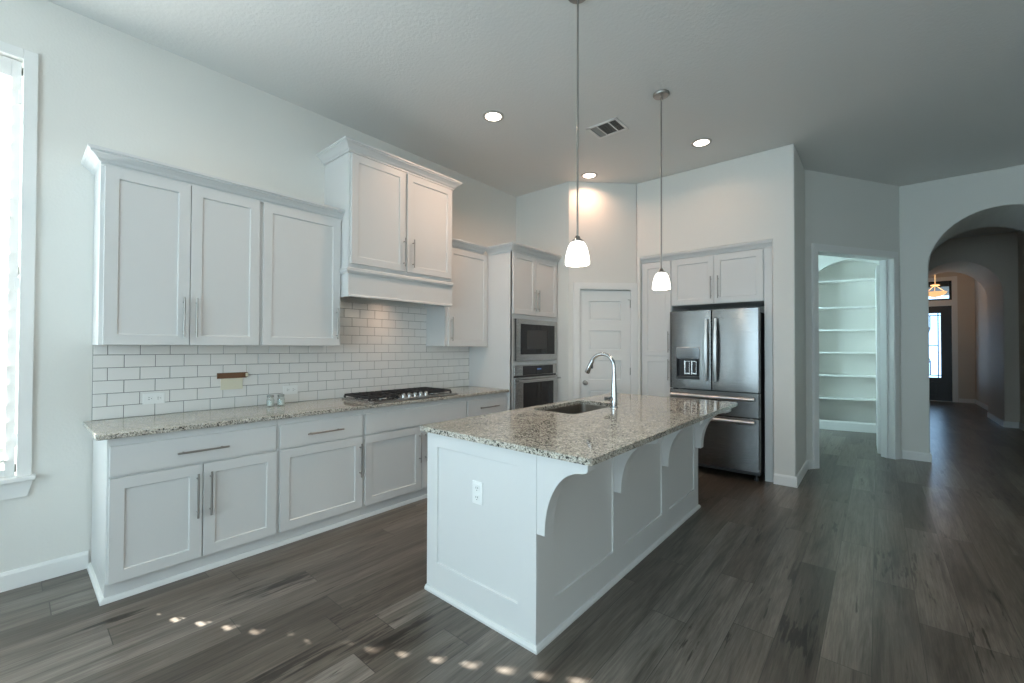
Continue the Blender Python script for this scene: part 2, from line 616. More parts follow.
# fridge wall: header, recess and thick end pier in one run
wall_xz('wall_fridge', (1.46, 4.75, 0), 0, [(0, 0), (.05, 0), (.05, 2.5), (1.475, 2.5), (1.475, 0), (1.67, 0), (1.67, H), (0, H)], 0.84)
struct(MB().box(1.50, 2.94, 5.50, 5.58, 0, 2.5).build('wall_recess', M_WALL))
SD = Vector((3.975 - 3.13, 6.967 - 5.59, 0))
SA = math.atan2(SD.y, SD.x)
SL = SD.length
S0, S1, SZ = 0.168, 1.485, 2.522
wall_xz('wall_study', (3.13, 5.59, 0), SA, [(0, 0), (S0, 0), (S0, SZ), (S1, SZ), (S1, 0), (SL, 0), (SL, H), (0, H)], 0.14, bevel=0)
AX, AA, AS, AR = 4.85, 0.615, 2.36, 0.65
arch_poly = [(0, 0)] + [(AX - AA - 3.975, 0)] + [(x - 3.975, z) for x, z in ellipse_arc(AX, AS, AA, AR)] + [(AX + AA - 3.975, 0), (4.1, 0), (4.1, H), (0, H)]
wall_xz('wall_arch', (3.975, 6.967, 0), 0, arch_poly, 1.18)
arch2 = [(0, 0)] + [(4.30 - 3.975, 0)] + [(x - 3.975, z) for x, z in ellipse_arc(4.875, 2.36, 0.575, 0.64)] + [(5.45 - 3.975, 0), (2.2, 0), (2.2, H), (0, H)]
wall_xz('wall_arch_foyer', (3.975, 11.08, 0), 0, arch2, 1.46, M_WALL_HALL)
struct(MB().box(5.63, 5.75, 8.147, 11.08, 0, H).box(5.63, 5.75, 12.54, 15.6, 0, H).build('wall_hall_right', M_WALL_HALL))
struct(MB().box(3.855, 3.975, 8.147, 15.6, 0, H).build('wall_hall_left', M_WALL_HALL))
# front door wall with door and transom openings
FD0, FD1, FDZ, TZ0, TZ1, FY = 4.15, 5.225, 2.50, 2.645, 3.15, 15.5
fw = MB()
fw.box(3.9, FD0, FY, FY + .15, 0, H).box(FD1, 5.75, FY, FY + .15, 0, H).box(FD0, FD1, FY, FY + .15, FDZ, TZ0).box(FD0, FD1, FY, FY + .15, TZ1, H)
struct(fw.build('wall_foyer', M_WALL_HALL))
# study walls; the niche wall stands at a slight angle
struct(MB().box(0.75, 0.87, 5.6, 9.3, 0, H).box(0.75, 3.13, 5.592, 5.70, 0, H).build('wall_study_left', M_WALL))
NA = math.atan2(8.855 - 8.697, 3.715 - 2.983)
NO = Vector((2.983, 8.697, 0))
niche_c, niche_a, niche_s, niche_r = 0.50, 0.60, 2.457, 0.42
NX0 = -2.25
npoly_top = ellipse_arc(niche_c, niche_s, niche_a, niche_r)
wall_n = MB()
wall_n.prism([(NX0, 0), (niche_c - niche_a, 0)] + npoly_top + [(niche_c + niche_a, 0), (1.2, 0), (1.2, H), (NX0, H)], 'y', 0, 0.30)
wall_n.box(niche_c - niche_a - .05, niche_c + niche_a + .05, 0.28, 0.34, 0, 3.0)
nw = struct(wall_n.build('wall_study_niche', M_WALL))
nw.location = NO
nw.rotation_euler = (0, 0, NA)
# rear and right-hand walls of the room; only the rear one has a window
rw = MB()
for x0, x1 in ((-0.15, 2.1), (3.9, 8.2)):
    rw.box(x0, x1, -3.7, -3.5, 0, H)
rw.box(2.1, 3.9, -3.7, -3.5, 0, 0.5).box(2.1, 3.9, -3.7, -3.5, 2.6, H)
struct(rw.build('wall_rear', M_WALL))
struct(MB().box(8.05, 8.2, -3.7, 8.2, 0, H).build('wall_right', M_WALL))
for i, (x0, x1) in enumerate(((2.1, 3.9),)):
    w = struct(thing('window_%d' % (i + 2), '', '', (x0, -3.6, 0.5)))
    del w['label'], w['category']
    fr = MB()
    W, HH = x1 - x0, 2.1
    for a in range(4):
        xx = a * (W - .06) / 3
        fr.box(xx, xx + .06, -.03, .03, 0, HH)
    fr.box(0, W, -.03, .03, 0, .06).box(0, W, -.03, .03, HH - .06, HH)
    fr.build('window_frame', M_TRIM, w)
    MB().box(.02, W - .02, -.004, .004, .02, HH - .02).build('pane', M_PANE, w)

# baseboards
BBP = [(0, 0), (0.014, 0), (0.014, 0.088), (0.008, 0.105), (0, 0.105)]


def baseboard(name, path):
    return struct(MB().sweep(path, BBP).build(name, M_TRIM))


baseboard('baseboard_left', [(0, -3.5), (0, 0.0)])
baseboard('baseboard_pier', [(2.94, 4.75), (3.13, 4.75), (3.13, 5.59), (3.13 + SD.x / SL * (S0 - .09), 5.59 + SD.y / SL * (S0 - .09))])
_q = (3.13 + SD.x / SL * (S1 + .09), 5.59 + SD.y / SL * (S1 + .09))
baseboard('baseboard_arch', [_q, (3.975, 6.967), (4.235, 6.967), (4.235, 8.147)])
baseboard('baseboard_arch_right', [(5.465, 8.147), (5.465, 6.967), (8.05, 6.967)])
baseboard('baseboard_hall_right', [(5.45, 12.54), (5.45, 11.08), (5.63, 11.08), (5.63, 8.16)])
baseboard('baseboard_foyer', [(FD1 + .11, FY), (5.63, FY), (5.63, 12.54)])
nb = baseboard('baseboard_niche', [(NX0, 0), (1.0, 0)])
nb.location = NO
nb.rotation_euler = (0, 0, NA)
nb.scale = (1, 1, 1.5)

# ------------------------------------------------------------------ left window with plantation shutters
w1 = struct(bpy.data.objects.new('window_1', None))
COL.objects.link(w1)
w1.location = (0, 0, 0)
cs = MB()
cs.box(0, .022, WY1, WY1 + .058, WZ0 - .03, WZ1 + .060).box(0, .022, WY0 - .073, WY0, WZ0 - .03, WZ1 + .060).box(0, .022, WY0, WY1, WZ1, WZ1 + .060)
cs.build('window_casing', M_TRIM, w1, bevel=.003)
MB().box(-.13, .055, WY0 - .10, WY1 + .073, WZ0 - .03, WZ0 - .004).build('window_sill', M_TRIM, w1, bevel=.004)
ap = MB()
ap.prism([(WY0 - .085, WZ0 - .03), (WY1 + .064, WZ0 - .03), (WY1 + .045, WZ0 - .125), (WY0 - .065, WZ0 - .125)], 'x', 0, .02)
ap.build('apron', M_TRIM, w1, bevel=.003)
MB().box(-.124, -.116, WY0, WY1, WZ0, WZ1).build('pane', M_PANE, w1)
sash = MB()
for z0, z1 in ((WZ0 - .004, WZ0 + .05), (1.80, 1.85), (WZ1 - .05, WZ1)):
    sash.box(-.14, -.10, WY0, WY1, z0, z1)
sash.box(-.14, -.10, WY0, WY0 + .04, WZ0, WZ1).box(-.14, -.10, WY1 - .012, WY1, WZ0, WZ1)
sash.build('sash', M_TRIM, w1)
# shutter panels: stiles, rails and tilted louvers; the louvers are notched beside the stile
SPAN = [(-0.957, -0.306), (-1.616, -0.963)]
TH = math.radians(22)
LA = 0.057
KZ = [0.861 - 0.036 + 0.107 * k for k in range(-1, 20)]
SPOTS = [0, 1, 2, 3, 5, 7, 8, 9, 10, 11, 12, 13]
for pi_, (y0, y1) in enumerate(SPAN):
    st = .038
    fr = MB()
    fr.box(-.043, -.015, y0, y0 + st, WZ0, WZ1 - .006).box(-.043, -.015, y1 - st, y1, WZ0, WZ1 - .006)
    fr.box(-.043, -.015, y0 + st, y1 - st, WZ0, .675).box(-.043, -.015, y0 + st, y1 - st, 2.925, WZ1 - .006)
    sp = fr.build('shutter_panel', M_TRIM, w1, bevel=.002)
    lv = MB()
    ca, sa = math.cos(TH), math.sin(TH)
    for k, zc in enumerate(KZ):
        if zc > 2.90 or zc < 0.69:
            continue
        kk = k - 1

        def louver(ya, yb, inner):
            prof = []
            for q in range(12):
                a = 2 * PI * q / 12
                half = (LA + inner) / 2
                mid = (inner - LA) / 2
                c, t = mid + half * math.cos(a), 0.0045 * math.sin(a)
                prof.append((-.029 + c * ca - t * sa, zc + c * sa + t * ca))
            lv.prism(prof, 'y', ya, yb)
        ya, yb = y0 + st - .002, y1 - st + .002
        if pi_ == 0 and kk in SPOTS:
            louver(ya, -.379, LA)
            louver(-.379, -.352, LA - .052)
            louver(-.352, yb, LA)
        else:
            louver(ya, yb, LA)
    lv.build('louvers', M_TRIM, sp, smooth=True)
    MB().box(-.030, -.0215, y1 - .0405, y1 - .0365, .70, 2.90).build('tilt_rod', M_TRIM, sp)
for z in (0.80, 1.70, 2.78):
    MB().box(-.014, -.006, -.318, -.296, z, z + .075).build('hinge', M_TRIM, w1, bevel=.001)

# ------------------------------------------------------------------ cabinet builders


def empty_at(name, parent, loc):
    o = bpy.data.objects.new(name, None)
    COL.objects.link(o)
    o.parent = parent
    o.location = loc
    return o


def bar_handle(parent, x, z, length, vertical=True, y=0.0, out=0.032):
    """bar pull standing off a front that faces -y"""
    m = MB()
    h = length / 2
    r = 0.0058
    if vertical:
        m.tube([(x, y - out, z - h), (x, y - out, z + h)], r, 10)
        for s in (-1, 1):
            m.tube([(x, y, z + s * (h - .032)), (x, y - out, z + s * (h - .032))], .0045, 8)
    else:
        m.tube([(x - h, y - out, z), (x + h, y - out, z)], r, 10)
        for s in (-1, 1):
            m.tube([(x + s * (h - .032), y, z), (x + s * (h - .032), y - out, z)], .0045, 8)
    return m.build('handle', M_NICKEL, parent, smooth=True)


def shaker(parent, name, x0, x1, z0, z1, yf=-0.02, th=0.02, stile=0.062, sink=0.009):
    return MB().slab_hole(x0, x1, z0, z1, yf, yf + th - .001, x0 + stile, x1 - stile, z0 + stile, z1 - stile, sink, bead=.003).build(name, M_CAB, parent, bevel=.0016)


def slab_front(parent, name, x0, x1, z0, z1, yf=-0.02, th=0.02):
    return MB().box(x0, x1, yf, yf + th - .001, z0, z1).build(name, M_CAB, parent, bevel=.0025)


CROWN = [(0, 0), (0.012, 0), (0.012, 0.014), (0.022, 0.020), (0.030, 0.034), (0.050, 0.052), (0.062, 0.058), (0.062, 0.066), (0.072, 0.070), (0.072, 0.084), (0, 0.084)]


def crown(name, label, path, z):
    o = MB().sweep(path, [(a, z + b) for a, b in CROWN]).build(name, M_CAB)
    return tag(o, label, 'moulding', 'crown mouldings on the cabinets')


# ------------------------------------------------------------------ left run: base cabinets (local x = world +Y, fronts at X = 0.61)


def base_cabinet(y0, y1, label, drawers, doors, extra=None):
    t = thing('base_cabinet', label, 'cabinet', (0.61, y0, 0), R90, 'base cabinets under the cooktop counter')
    w = y1 - y0
    MB().box(0, w, 0, 0.595, 0.10, 0.884).build('carcass', M_CAB, t, bevel=.0015)
    MB().box(0, w, 0.025, 0.595, 0, 0.099).build('toe_kick', M_CAB, t)
    for (a, b, pull) in drawers:
        d = slab_front(t, 'drawer', a - y0, b - y0, 0.680, 0.842)
        if pull:
            bar_handle(d, (a + b) / 2 - y0, 0.756, pull, False, -.02)
    for (a, b, hside) in doors:
        d = shaker(t, 'door', a - y0, b - y0, 0.106, 0.667)
        if hside:
            bar_handle(d, (b - .026 if hside > 0 else a + .034) - y0, 0.486, 0.264, True, -.02)
    return t


base_cabinet(0.012, 0.866, 'white double-door base cabinet with wide top drawer, nearest the window', [(0.022, 0.855, .26)], [(0.022, 0.437, 1), (0.444, 0.862, -1)])
base_cabinet(0.867, 1.515, 'white single-door base cabinet with drawer, just left of the cooktop', [(0.882, 1.503, .27)], [(0.884, 1.503, 1)])
base_cabinet(1.516, 2.640, 'white base cabinet with blank top panel directly under the cooktop', [(1.526, 2.632, 0)], [(1.526, 2.083, 1), (2.089, 2.632, -1)])
base_cabinet(2.641, 3.264, 'white drawer base cabinet between cooktop and wall oven tower', [(2.650, 3.248, .28)], [(2.650, 3.248, 0)])
sh = MB().sweep([(0.0, 0.012), (0.587, 0.012), (0.587, 3.264)], [(0, 0), (0.018, 0), (0.016, 0.016), (0.009, 0.026), (0, 0.028)])
struct(sh.build('trim_1', M_TRIM))

ct = MB()
ct.prism([(0.002, -0.034), (0.64, -0.034), (0.65, -0.024), (0.65, 3.264), (0.002, 3.264)], 'z', 0.886, 0.914)
tag(ct.build('countertop', M_GRANITE, bevel=.004), 'speckled granite worktop along the left wall under the tiles', 'countertop')

# ------------------------------------------------------------------ tile backsplash
bs = MB()
bs.box(0.0005, 0.006, 0.006, 3.264, 0.9145, 1.3875, 1)
bs.box(0.0005, 0.006, 1.476, 2.618, 1.3875, 1.798, 1)
PY, PZ, GJ = 0.1592, 0.0822, 0.0035
row = 0
z = 0.9155
while z < 1.79:
    zt = min(z + PZ - GJ, 1.7965)
    ya, yb = (0.008, 3.264)
    if z + 0.02 > 1.385:
        ya, yb = 1.4765, 2.6175
    if z < 1.385 and zt > 1.388:
        segs = [(0.008, 1.476, 1.3872), (1.4765, 2.6175, zt), (2.618, 3.264, 1.3872)]
    else:
        segs = [(ya, yb, zt)]
    off = -0.005 if row % 2 == 0 else -0.005 - PY / 2
    for sa_, sb_, zz in segs:
        k = math.floor((sa_ - off) / PY)
        while off + k * PY < sb_:
            t0 = max(sa_, off + k * PY + GJ / 2)
            t1 = min(sb_, off + (k + 1) * PY - GJ / 2)
            if t1 - t0 > .006:
                tt = random.uniform(-.0004, .0004)
                x1 = 0.0105 + tt
                e = 0.0016
                vs = [(0.005, t0, z), (0.005, t1, z), (0.005, t1, zz), (0.005, t0, zz),
                      (x1 - .0012, t0, z), (x1 - .0012, t1, z), (x1 - .0012, t1, zz), (x1 - .0012, t0, zz),
                      (x1, t0 + e, z + e), (x1, t1 - e, z + e), (x1, t1 - e, zz - e), (x1, t0 + e, zz - e)]
                fs = [(8, 9, 10, 11)]
                for a in range(4):
                    b2 = (a + 1) % 4
                    fs += [(a, b2, 4 + b2, 4 + a), (4 + a, 4 + b2, 8 + b2, 8 + a)]
                bs.add(vs, fs, 0)
            k += 1
    z += PZ
    row += 1
tag(bs.build('tile_backsplash', [M_TILE, M_GROUT], recalc=True), 'white subway tile backsplash with grey grout behind the cooktop', 'backsplash')


def outlet(label, loc, rotz, horizontal=True):
    t = thing('power_outlet', label, 'outlet', loc, rotz)
    w, h = (.118, .074) if horizontal else (.074, .118)
    MB().box(-w / 2, w / 2, -.006, 0, -h / 2, h / 2).build('cover_plate', M_PLASTIC, t, bevel=.003)
    for s in (-1, 1):
        m = MB()
        cx, cz = (s * .024, 0) if horizontal else (0, s * .024)
        m.box(cx - .016, cx + .016, -.0085, -.0055, cz - .015, cz + .015)
        q = MB()
        if horizontal:
            q.box(cx - .007, cx + .003, -.0092, -.008, cz + .005, cz + .0075).box(cx - .007, cx + .002, -.0092, -.008, cz - .0075, cz - .005).box(cx + .008, cx + .012, -.0092, -.008, cz - .002, cz + .002)
        else:
            q.box(cx - .0075, cx - .005, -.0092, -.008, cz - .003, cz + .007).box(cx + .005, cx + .0075, -.0092, -.008, cz - .002, cz + .007).box(cx - .002, cx + .002, -.0092, -.008, cz - .012, cz - .008)
        s_ = m.build('socket', M_PLASTIC, t, bevel=.002)
        q.build('slot', M_SLOT, s_)
    return t


outlet('white power outlet in the tiles at the window end of the counter', (0.0108, 0.307, 1.028), R90)
outlet('white power outlet in the tiles just behind the small glass jars', (0.0108, 1.196, 1.020), R90)

# card hung under a brown strip on the tiles
nt_ = thing('wall_note', 'cream card under a brown strip fixed to the tile backsplash', 'note', (0.0112, 0.768, 1.14), R90)
MB().box(-.098, .098, -.012, 0, .0, .042).box(.075, .105, -.018, -.002, .006, .040).build('brown_strip', M_BROWN, nt_, bevel=.002)
MB().box(-.074, .072, -.006, -.002, -.085, .004).build('card', M_CREAM, nt_, bevel=.001)
MB().box(.088, .1055, -.0195, -.0182, .010, .036).build('lit_tip_tone', M_CREAM, nt_)  # cream face paints in the lit end of the brown strip


def jar(label, x, y):
    t = thing('glass_jar', label, 'jar', (x, y, 0.9145), 0, 'glass jars on the counter')
    MB().lathe([(0, 0), (.024, 0), (.027, .004), (.027, .055), (.022, .064), (.022, .070), (.0205, .070), (.0205, .064), (.025, .054), (.025, .006), (0, .005)], seg=20).build('glass_body', M_JAR, t, smooth=True)
    MB().lathe([(0, .0062), (.0245, .0062), (.0245, .042), (0, .045)], seg=20).build('contents', M_WHITEFILL, t, smooth=True)
    MB().lathe([(0, .0705), (.0235, .0705), (.0245, .074), (.0245, .084), (.022, .088), (0, .088)], seg=20).build('lid', M_LID, t, smooth=True)


jar('small glass jar with grey lid on the counter, nearer the window of the pair', 0.150, 0.992)
jar('small glass jar with grey lid on the counter, nearer the cooktop of the pair', 0.150, 1.070)

# ------------------------------------------------------------------ gas cooktop
ck = thing('gas_cooktop', 'stainless gas cooktop with black grates in the granite worktop', 'cooktop', (0.378, 2.055, 0.9145), R90)
CW, CD = 0.460, 0.262
MB().prism([(-CW, -CD), (CW, -CD), (CW, CD), (-CW, CD)], 'z', 0, .016).box(-CW + .012, CW - .012, -CD + .012, CD - .012, .016, .020).build('pan', M_STEEL, ck, bevel=.003)
for cx, cy, r in ((-.30, .13, .045), (-.28, -.10, .042), (0, .08, .055), (.30, .13, .038), (.29, -.10, .045)):
    bn = MB().lathe([(0, .020), (r + .014, .020), (r + .012, .027), (r, .032), (0, .032)], (cx, cy, 0), 24).build('burner', M_STEEL, ck, smooth=True)
    MB().lathe([(0, .0322), (r * .82, .0322), (r * .86, .036), (r * .78, .041), (0, .041)], (cx, cy, 0), 24).build('burner_cap', M_IRON, bn, smooth=True)
for gx in (-.305, 0, .305):
    g = MB()
    x0, x1 = gx - .140, gx + .140
    y0, y1 = (-.165, .235) if gx != 0 else (-.06, .235)
    zt, zb, bw = .049, .032, .0055
    for yy in (y0, y1):
        g.box(x0, x1, yy - bw, yy + bw, zb, zt)
    for xx in (x0, x1):
        g.box(xx - bw, xx + bw, y0, y1, zb, zt)
    for xx in (gx - .07, gx, gx + .07):
        g.box(xx - .004, xx + .004, y0, y1, zb + .003, zt + .002)
    for yy in ((-.10, .035, .13) if gx != 0 else (0.08,)):
        g.box(x0, x1, yy - .004, yy + .004, zb + .003, zt + .002)
    for xx in (x0, x1):
        for yy in (y0, (y0 + y1) / 2, y1):
            g.box(xx - .008, xx + .008, yy - .008, yy + .008, .0202, zb + .002)
    g.build('grate', M_IRON, ck, bevel=.0015)
for k in range(5):
    kx = -.125 + k * .062
    MB().lathe([(0, .020), (.024, .020), (.023, .026), (.019, .028), (.0175, .050), (.014, .054), (0, .054)], (kx, -.190, 0), 18).box(kx - .003, kx + .003, -.207, -.173, .050, .058).build('knob', M_STEEL, ck, smooth=True)

# ------------------------------------------------------------------ left run: wall cabinets


def upper_cabinet(y0, y1, label, doors, z0=1.388, z1=2.450, dz1=2.440, depth=0.305, hz=None):
    t = thing('wall_cabinet', label, 'cabinet', (depth, y0, z0), R90, 'wall cabinets over the counter')
    MB().box(0, y1 - y0, 0, depth - .002, 0, z1 - z0).build('carcass', M_CAB, t, bevel=.0015)
    for a, b, s in doors:
        d = shaker(t, 'door', a - y0, b - y0, 0.002, dz1 - z0)
        bar_handle(d, (b - .034 if s > 0 else a + .03) - y0, 0.184, .255, True, -.02)
    return t


upper_cabinet(0.0, 0.857, 'white two-door wall cabinet nearest the window', [(0.018, 0.430, 1), (0.434, 0.846, -1)])
upper_cabinet(0.858, 1.474, 'white single-door wall cabinet just left of the range hood', [(0.870, 1.464, 1)])
uc = upper_cabinet(2.620, 3.264, 'white single-door wall cabinet right of the range hood', [(2.664, 3.250, -1)])
MB().sweep([(0, -.002), (.570, -.002)], [(a, 2.445 - 1.388 + b) for a, b in CROWN]).build('crown_moulding', M_CAB, uc)
crown('crown_moulding', 'white crown moulding along the wall cabinets nearest the window', [(0.0, 0.012), (0.307, 0.012), (0.307, 1.474)], 2.441)

# hood cabinet
HY0, HY1, HX = 1.475, 2.607, 0.433
hd = thing('range_hood', 'tall white two-door hood cabinet above the cooktop', 'range hood', (HX, HY0, 1.80), R90)
w = HY1 - HY0
MB().box(0, w, 0, HX - .002, .205, 1.205).build('carcass', M_CAB, hd, bevel=.0015)
hv = MB()
hv.box(0, w, 0, .018, 0, .205).box(0, .018, .018, HX - .002, 0, .205).box(w - .018, w, .018, HX - .002, 0, .205).box(.018, w - .018, .018, HX - .002, .10, .118)
hv.build('hood_valance', M_CAB, hd)
HLIP = [(0, 0), (.012, 0), (.012, .012), (.006, .020), (0, .020)]
MB().sweep([(0, 0.0), (w, 0.0)][::1], [(a, z) for a, z in HLIP]).build('bottom_lip', M_CAB, hd)
LEDGE = [(0, .193), (.010, .193), (.024, .212), (.024, .232), (.016, .240), (0, .240)]
MB().sweep([(0, .13), (0, 0), (w, 0)], LEDGE).build('ledge_moulding', M_CAB, hd)
d = shaker(hd, 'door', 0.016, 0.545, .275, 1.190)
bar_handle(d, 0.526, .447, .26, True, -.02)
d = shaker(hd, 'door', 0.569, 1.112, .275, 1.190)
bar_handle(d, 0.626, .450, .26, True, -.02)
MB().box(.20, w - .20, .06, HX - .05, .085, .099).build('vent_insert', M_STEEL, hd, bevel=.003)
MB().sweep([(0, HX - .002), (0, -.002), (w, -.002), (w, HX - .002)], [(a, 1.198 + b) for a, b in CROWN]).build('crown_moulding', M_CAB, hd)

# ------------------------------------------------------------------ oven tower
tc_ = thing('oven_cabinet', 'tall white cabinet tower holding the microwave and wall oven', 'cabinet', (0.68, 3.266, 0), R90)
TW = 4.148 - 3.266
tb = MB()
tb.box(0, .02, .001, .675, 0, 2.45).box(TW - .02, TW, .001, .675, 0, 2.45).box(.02, TW - .02, .60, .675, 0, 2.45)
for z0, z1 in ((.09, .40), (1.180, 1.222), (1.702, 1.75), (2.43, 2.45)):
    tb.box(.02, TW - .02, .001, .60, z0, z1)
tb.box(0, .03, 0, .02, .09, 2.45).box(TW - .045, TW, 0, .02, .09, 2.45).box(.03, TW - .045, 0, .02, 1.708, 1.745)
tb.build('carcass', M_CAB, tc_)
MB().box(0.02, TW - .02, .03, .10, 0, .089).build('toe_kick', M_CAB, tc_)
d = shaker(tc_, 'door', 0.006, 0.410, 1.752, 2.440, stile=.058)
bar_handle(d, 0.384, 1.925, .25, True, -.02)
d = shaker(tc_, 'door', 0.415, 0.848, 1.752, 2.440, stile=.058)
bar_handle(d, 0.448, 1.925, .25, True, -.02)
d = slab_front(tc_, 'drawer', 0.014, 0.848, .105, .40)
bar_handle(d, 0.43, .30, .28, False, -.02)
MB().sweep([(0, .36), (0, -.002), (TW, -.002)], [(a, 2.445 + b) for a, b in CROWN]).build('crown_moulding', M_CAB, tc_)

mw = thing('microwave', 'built-in stainless microwave with black glass door above the wall oven', 'microwave', (0.68, 3.29, 1.226), R90)
MW = 0.82
MB().box(.025, MW - .02, .001, .42, .005, .466).build('body', M_DARKGREY, mw)
md = MB().slab_hole(0.0, MW, 0.0, .474, -.024, -.001, .105, MW - .055, .075, .420, .003).build('trim_frame', M_STEEL, mw, bevel=.003)
MB().box(.104, MW - .054, -.026, -.0212, .074, .421).build('glass_door', M_BLACKGLASS, mw, bevel=.002)
MB().box(.215, .60, -.0272, -.0262, .135, .355).build('viewing_window', simple('tinted_window', (0.045, 0.045, 0.045), 0.15), mw)
MB().box(-.002, .02, -.028, -.024, .0, .474).build('side_strip', M_DARKGREY, mw)

ov = thing('wall_oven', 'stainless wall oven with black glass below the microwave', 'oven', (0.68, 3.29, 0.40), R90)
MB().box(.025, MW - .02, .001, .55, .005, .775).build('body', M_DARKGREY, ov)
MB().box(0.0, MW, -.022, -.001, .660, .778).build('control_panel', M_STEEL, ov, bevel=.003)
cpn = MB().box(.150, MW - .085, -.0245, -.0215, .664, .768).build('control_glass', M_BLACKGLASS, ov)
MB().box(.41, .49, -.0255, -.0247, .720, .734).build('display', M_DISPLAY, ov)
MB().slab_hole(0.0, MW, 0.0, .640, -.030, -.001, .150, MW - .085, .09, .575, .004).build('oven_door', M_STEEL, ov, bevel=.003)
MB().box(.149, MW - .084, -.0325, -.0262, .089, .576).build('door_glass', M_BLACKGLASS, ov, bevel=.002)
MB().box(.002, MW - .002, -.012, -.004, .6405, .6595).build('vent_gap', M_BLACK, ov)
oh = MB()
oh.tube([(.03, -.075, .606), (MW + .0, -.075, .606)], .011, 12)
for xx in (.07, MW - .05):
    oh.tube([(xx, -.030, .606), (xx, -.075, .606)], .009, 8)
oh.build('handle', M_STEEL, ov, smooth=True)

# ------------------------------------------------------------------ island
IX0, IX1, IY0, IY1 = 1.778, 2.566, 1.238, 3.558
isl = thing('kitchen_island', 'white panelled kitchen island with curved brackets under a granite top', 'island', (IX0, IY0, 0), 0)
WX, WYl = IX1 - IX0, IY1 - IY0
ib = MB()
e_ = .012
ib.box(e_, WX - e_, e_, WYl - e_, 0, .60)
for a in ((e_, e_ + .30, e_, WYl - e_),):
    pass
ib.box(e_, .016, e_, WYl - e_, .60, .899).box(WX - .30, WX - e_, e_, WYl - e_, .60, .899).box(.016, WX - .30, e_, .86, .60, .899).box(.016, WX - .30, 1.72, WYl - e_, .60, .899)
ib.build('carcass', M_CAB, isl)
# end panel facing the camera side
MB().slab_hole(0, WX, 0, .899, 0, e_ - .0005, .088, .678, .172, .820, .009, bead=.002).build('end_panel', M_CAB, isl, bevel=.0015)
MB().slab_hole(0, WX, 0, .899, 0, e_ - .0005, .088, .678, .172, .820, .009, bead=.002).build('end_panel', M_CAB, isl, bevel=.0015)
ep = isl.children[-1]
ep.location = (WX, WYl, 0)
ep.rotation_euler = (0, 0, PI)
# seating side: three sunk panels
ps = [(e_, .141, .748, .815), (.815, .890, 1.498, 1.565), (1.565, 1.638, 2.210, WYl)]
for a, h0, h1, b in ps:
    o = MB().slab_hole(a, b, 0, .899, 0, e_ - .0005, h0, h1, .178, .815, .009, bead=.002).build('side_panel', M_CAB, isl)
    o.location = (WX, 0, 0)
    o.rotation_euler = (0, 0, R90)
# working side: doors and drawers (seen only from the cooktop)
for k in range(4):
    a = .02 + k * .572
    d = MB().slab_hole(a, a + .562, .11, .66, -.012, .008, a + .06, a + .502, .17, .60, .009).build('door', M_CAB, isl, bevel=.0015)
    d.location = (0, WYl, 0)
    d.rotation_euler = (0, 0, -R90)
    bar_handle(d, a + .52, .50, .25, True, -.012)
    dr = MB().box(a, a + .562, -.012, .008, .68, .84).build('drawer', M_CAB, isl, bevel=.002)
    dr.location = (0, WYl, 0)
    dr.rotation_euler = (0, 0, -R90)
    bar_handle(dr, a + .28, .76, .25, False, -.012)
MB().sweep([(0, 0), (WX, 0), (WX, WYl), (0, WYl)], [(0, 0), (.016, 0), (.016, .012), (.008, .024), (0, .026)]).build('shoe_moulding', M_CAB, isl)
# brackets: flat top, concave quarter sweep, blunt foot


def corbel(y0, y1):
    px, pz0, pzt = .266, .532, .899
    pts = [(0, pz0), (.046, pz0)]
    # concave sweep from the foot up and out to the tip
    n = 18
    x0, z0, x1, z1 = .046, pz0 + .012, .237, .848
    pts.append((x0, z0))
    for k in range(1, n):
        a = k / n * R90
        pts.append((x1 - (x1 - x0) * math.cos(a), z0 + (z1 - z0) * math.sin(a)))
    pts += [(x1 + .004, z1 + .001), (px - .006, .856), (px, .864), (px, pzt), (0, pzt)]
    return MB().prism([(WX + .001 + x, z) for x, z in pts], 'y', y0, y1).build('bracket', M_CAB, isl, bevel=.002)


corbel(0.0, .072)
for yy in (.752, 1.496):
    corbel(yy, yy + .072)
corbel(WYl - .085, WYl - .013)
outlet('white power outlet on the end panel of the island', (2.180, IY0 + .0005 + .009, 0.632), 0, False)

# island worktop with the sink cut-out
JX0, JX1, JY0, JY1 = 1.738, 2.868, 1.205, 3.615
KX0, KX1, KY0, KY1 = 1.815, 2.195, 2.150, 2.860


def rrect(x0, x1, y0, y1, r, n=6):
    pts = []
    for cx, cy, a0 in ((x1 - r, y1 - r, 0), (x0 + r, y1 - r, R90), (x0 + r, y0 + r, PI), (x1 - r, y0 + r, 3 * R90)):
        for k in range(n + 1):
            a = a0 + R90 * k / n
            pts.append((cx + r * math.cos(a), cy + r * math.sin(a)))
    return pts


def slab_with_hole(outer, inner, z0, z1):
    bm = bmesh.new()
    loops = []
    for zz in (z0, z1):
        es = []
        vv = []
        for ring in (outer, inner):
            vs = [bm.verts.new((x, y, zz)) for x, y in ring]
            for i in range(len(vs)):
                es.append(bm.edges.new((vs[i], vs[(i + 1) % len(vs)])))
            vv.append(vs)
        bmesh.ops.triangle_fill(bm, edges=es, use_beauty=True)
        loops.append(vv)
    for r in range(2):
        a, b = loops[0][r], loops[1][r]
        for i in range(len(a)):
            j = (i + 1) % len(a)
            bm.faces.new((a[i], a[j], b[j], b[i]))
    bmesh.ops.recalc_face_normals(bm, faces=bm.faces)
    m = MB()
    bm.verts.index_update()
    m.add([tuple(v.co) for v in bm.verts], [[v.index for v in f.verts] for f in bm.faces])
    bm.free()
    return m


tag(slab_with_hole(rrect(JX0, JX1, JY0, JY1, .02, 4), rrect(KX0, KX1, KY0, KY1, .05), .9005, .930).build('countertop', M_GRANITE, bevel=.004), 'speckled granite worktop of the kitchen island, overhanging its brackets', 'countertop')

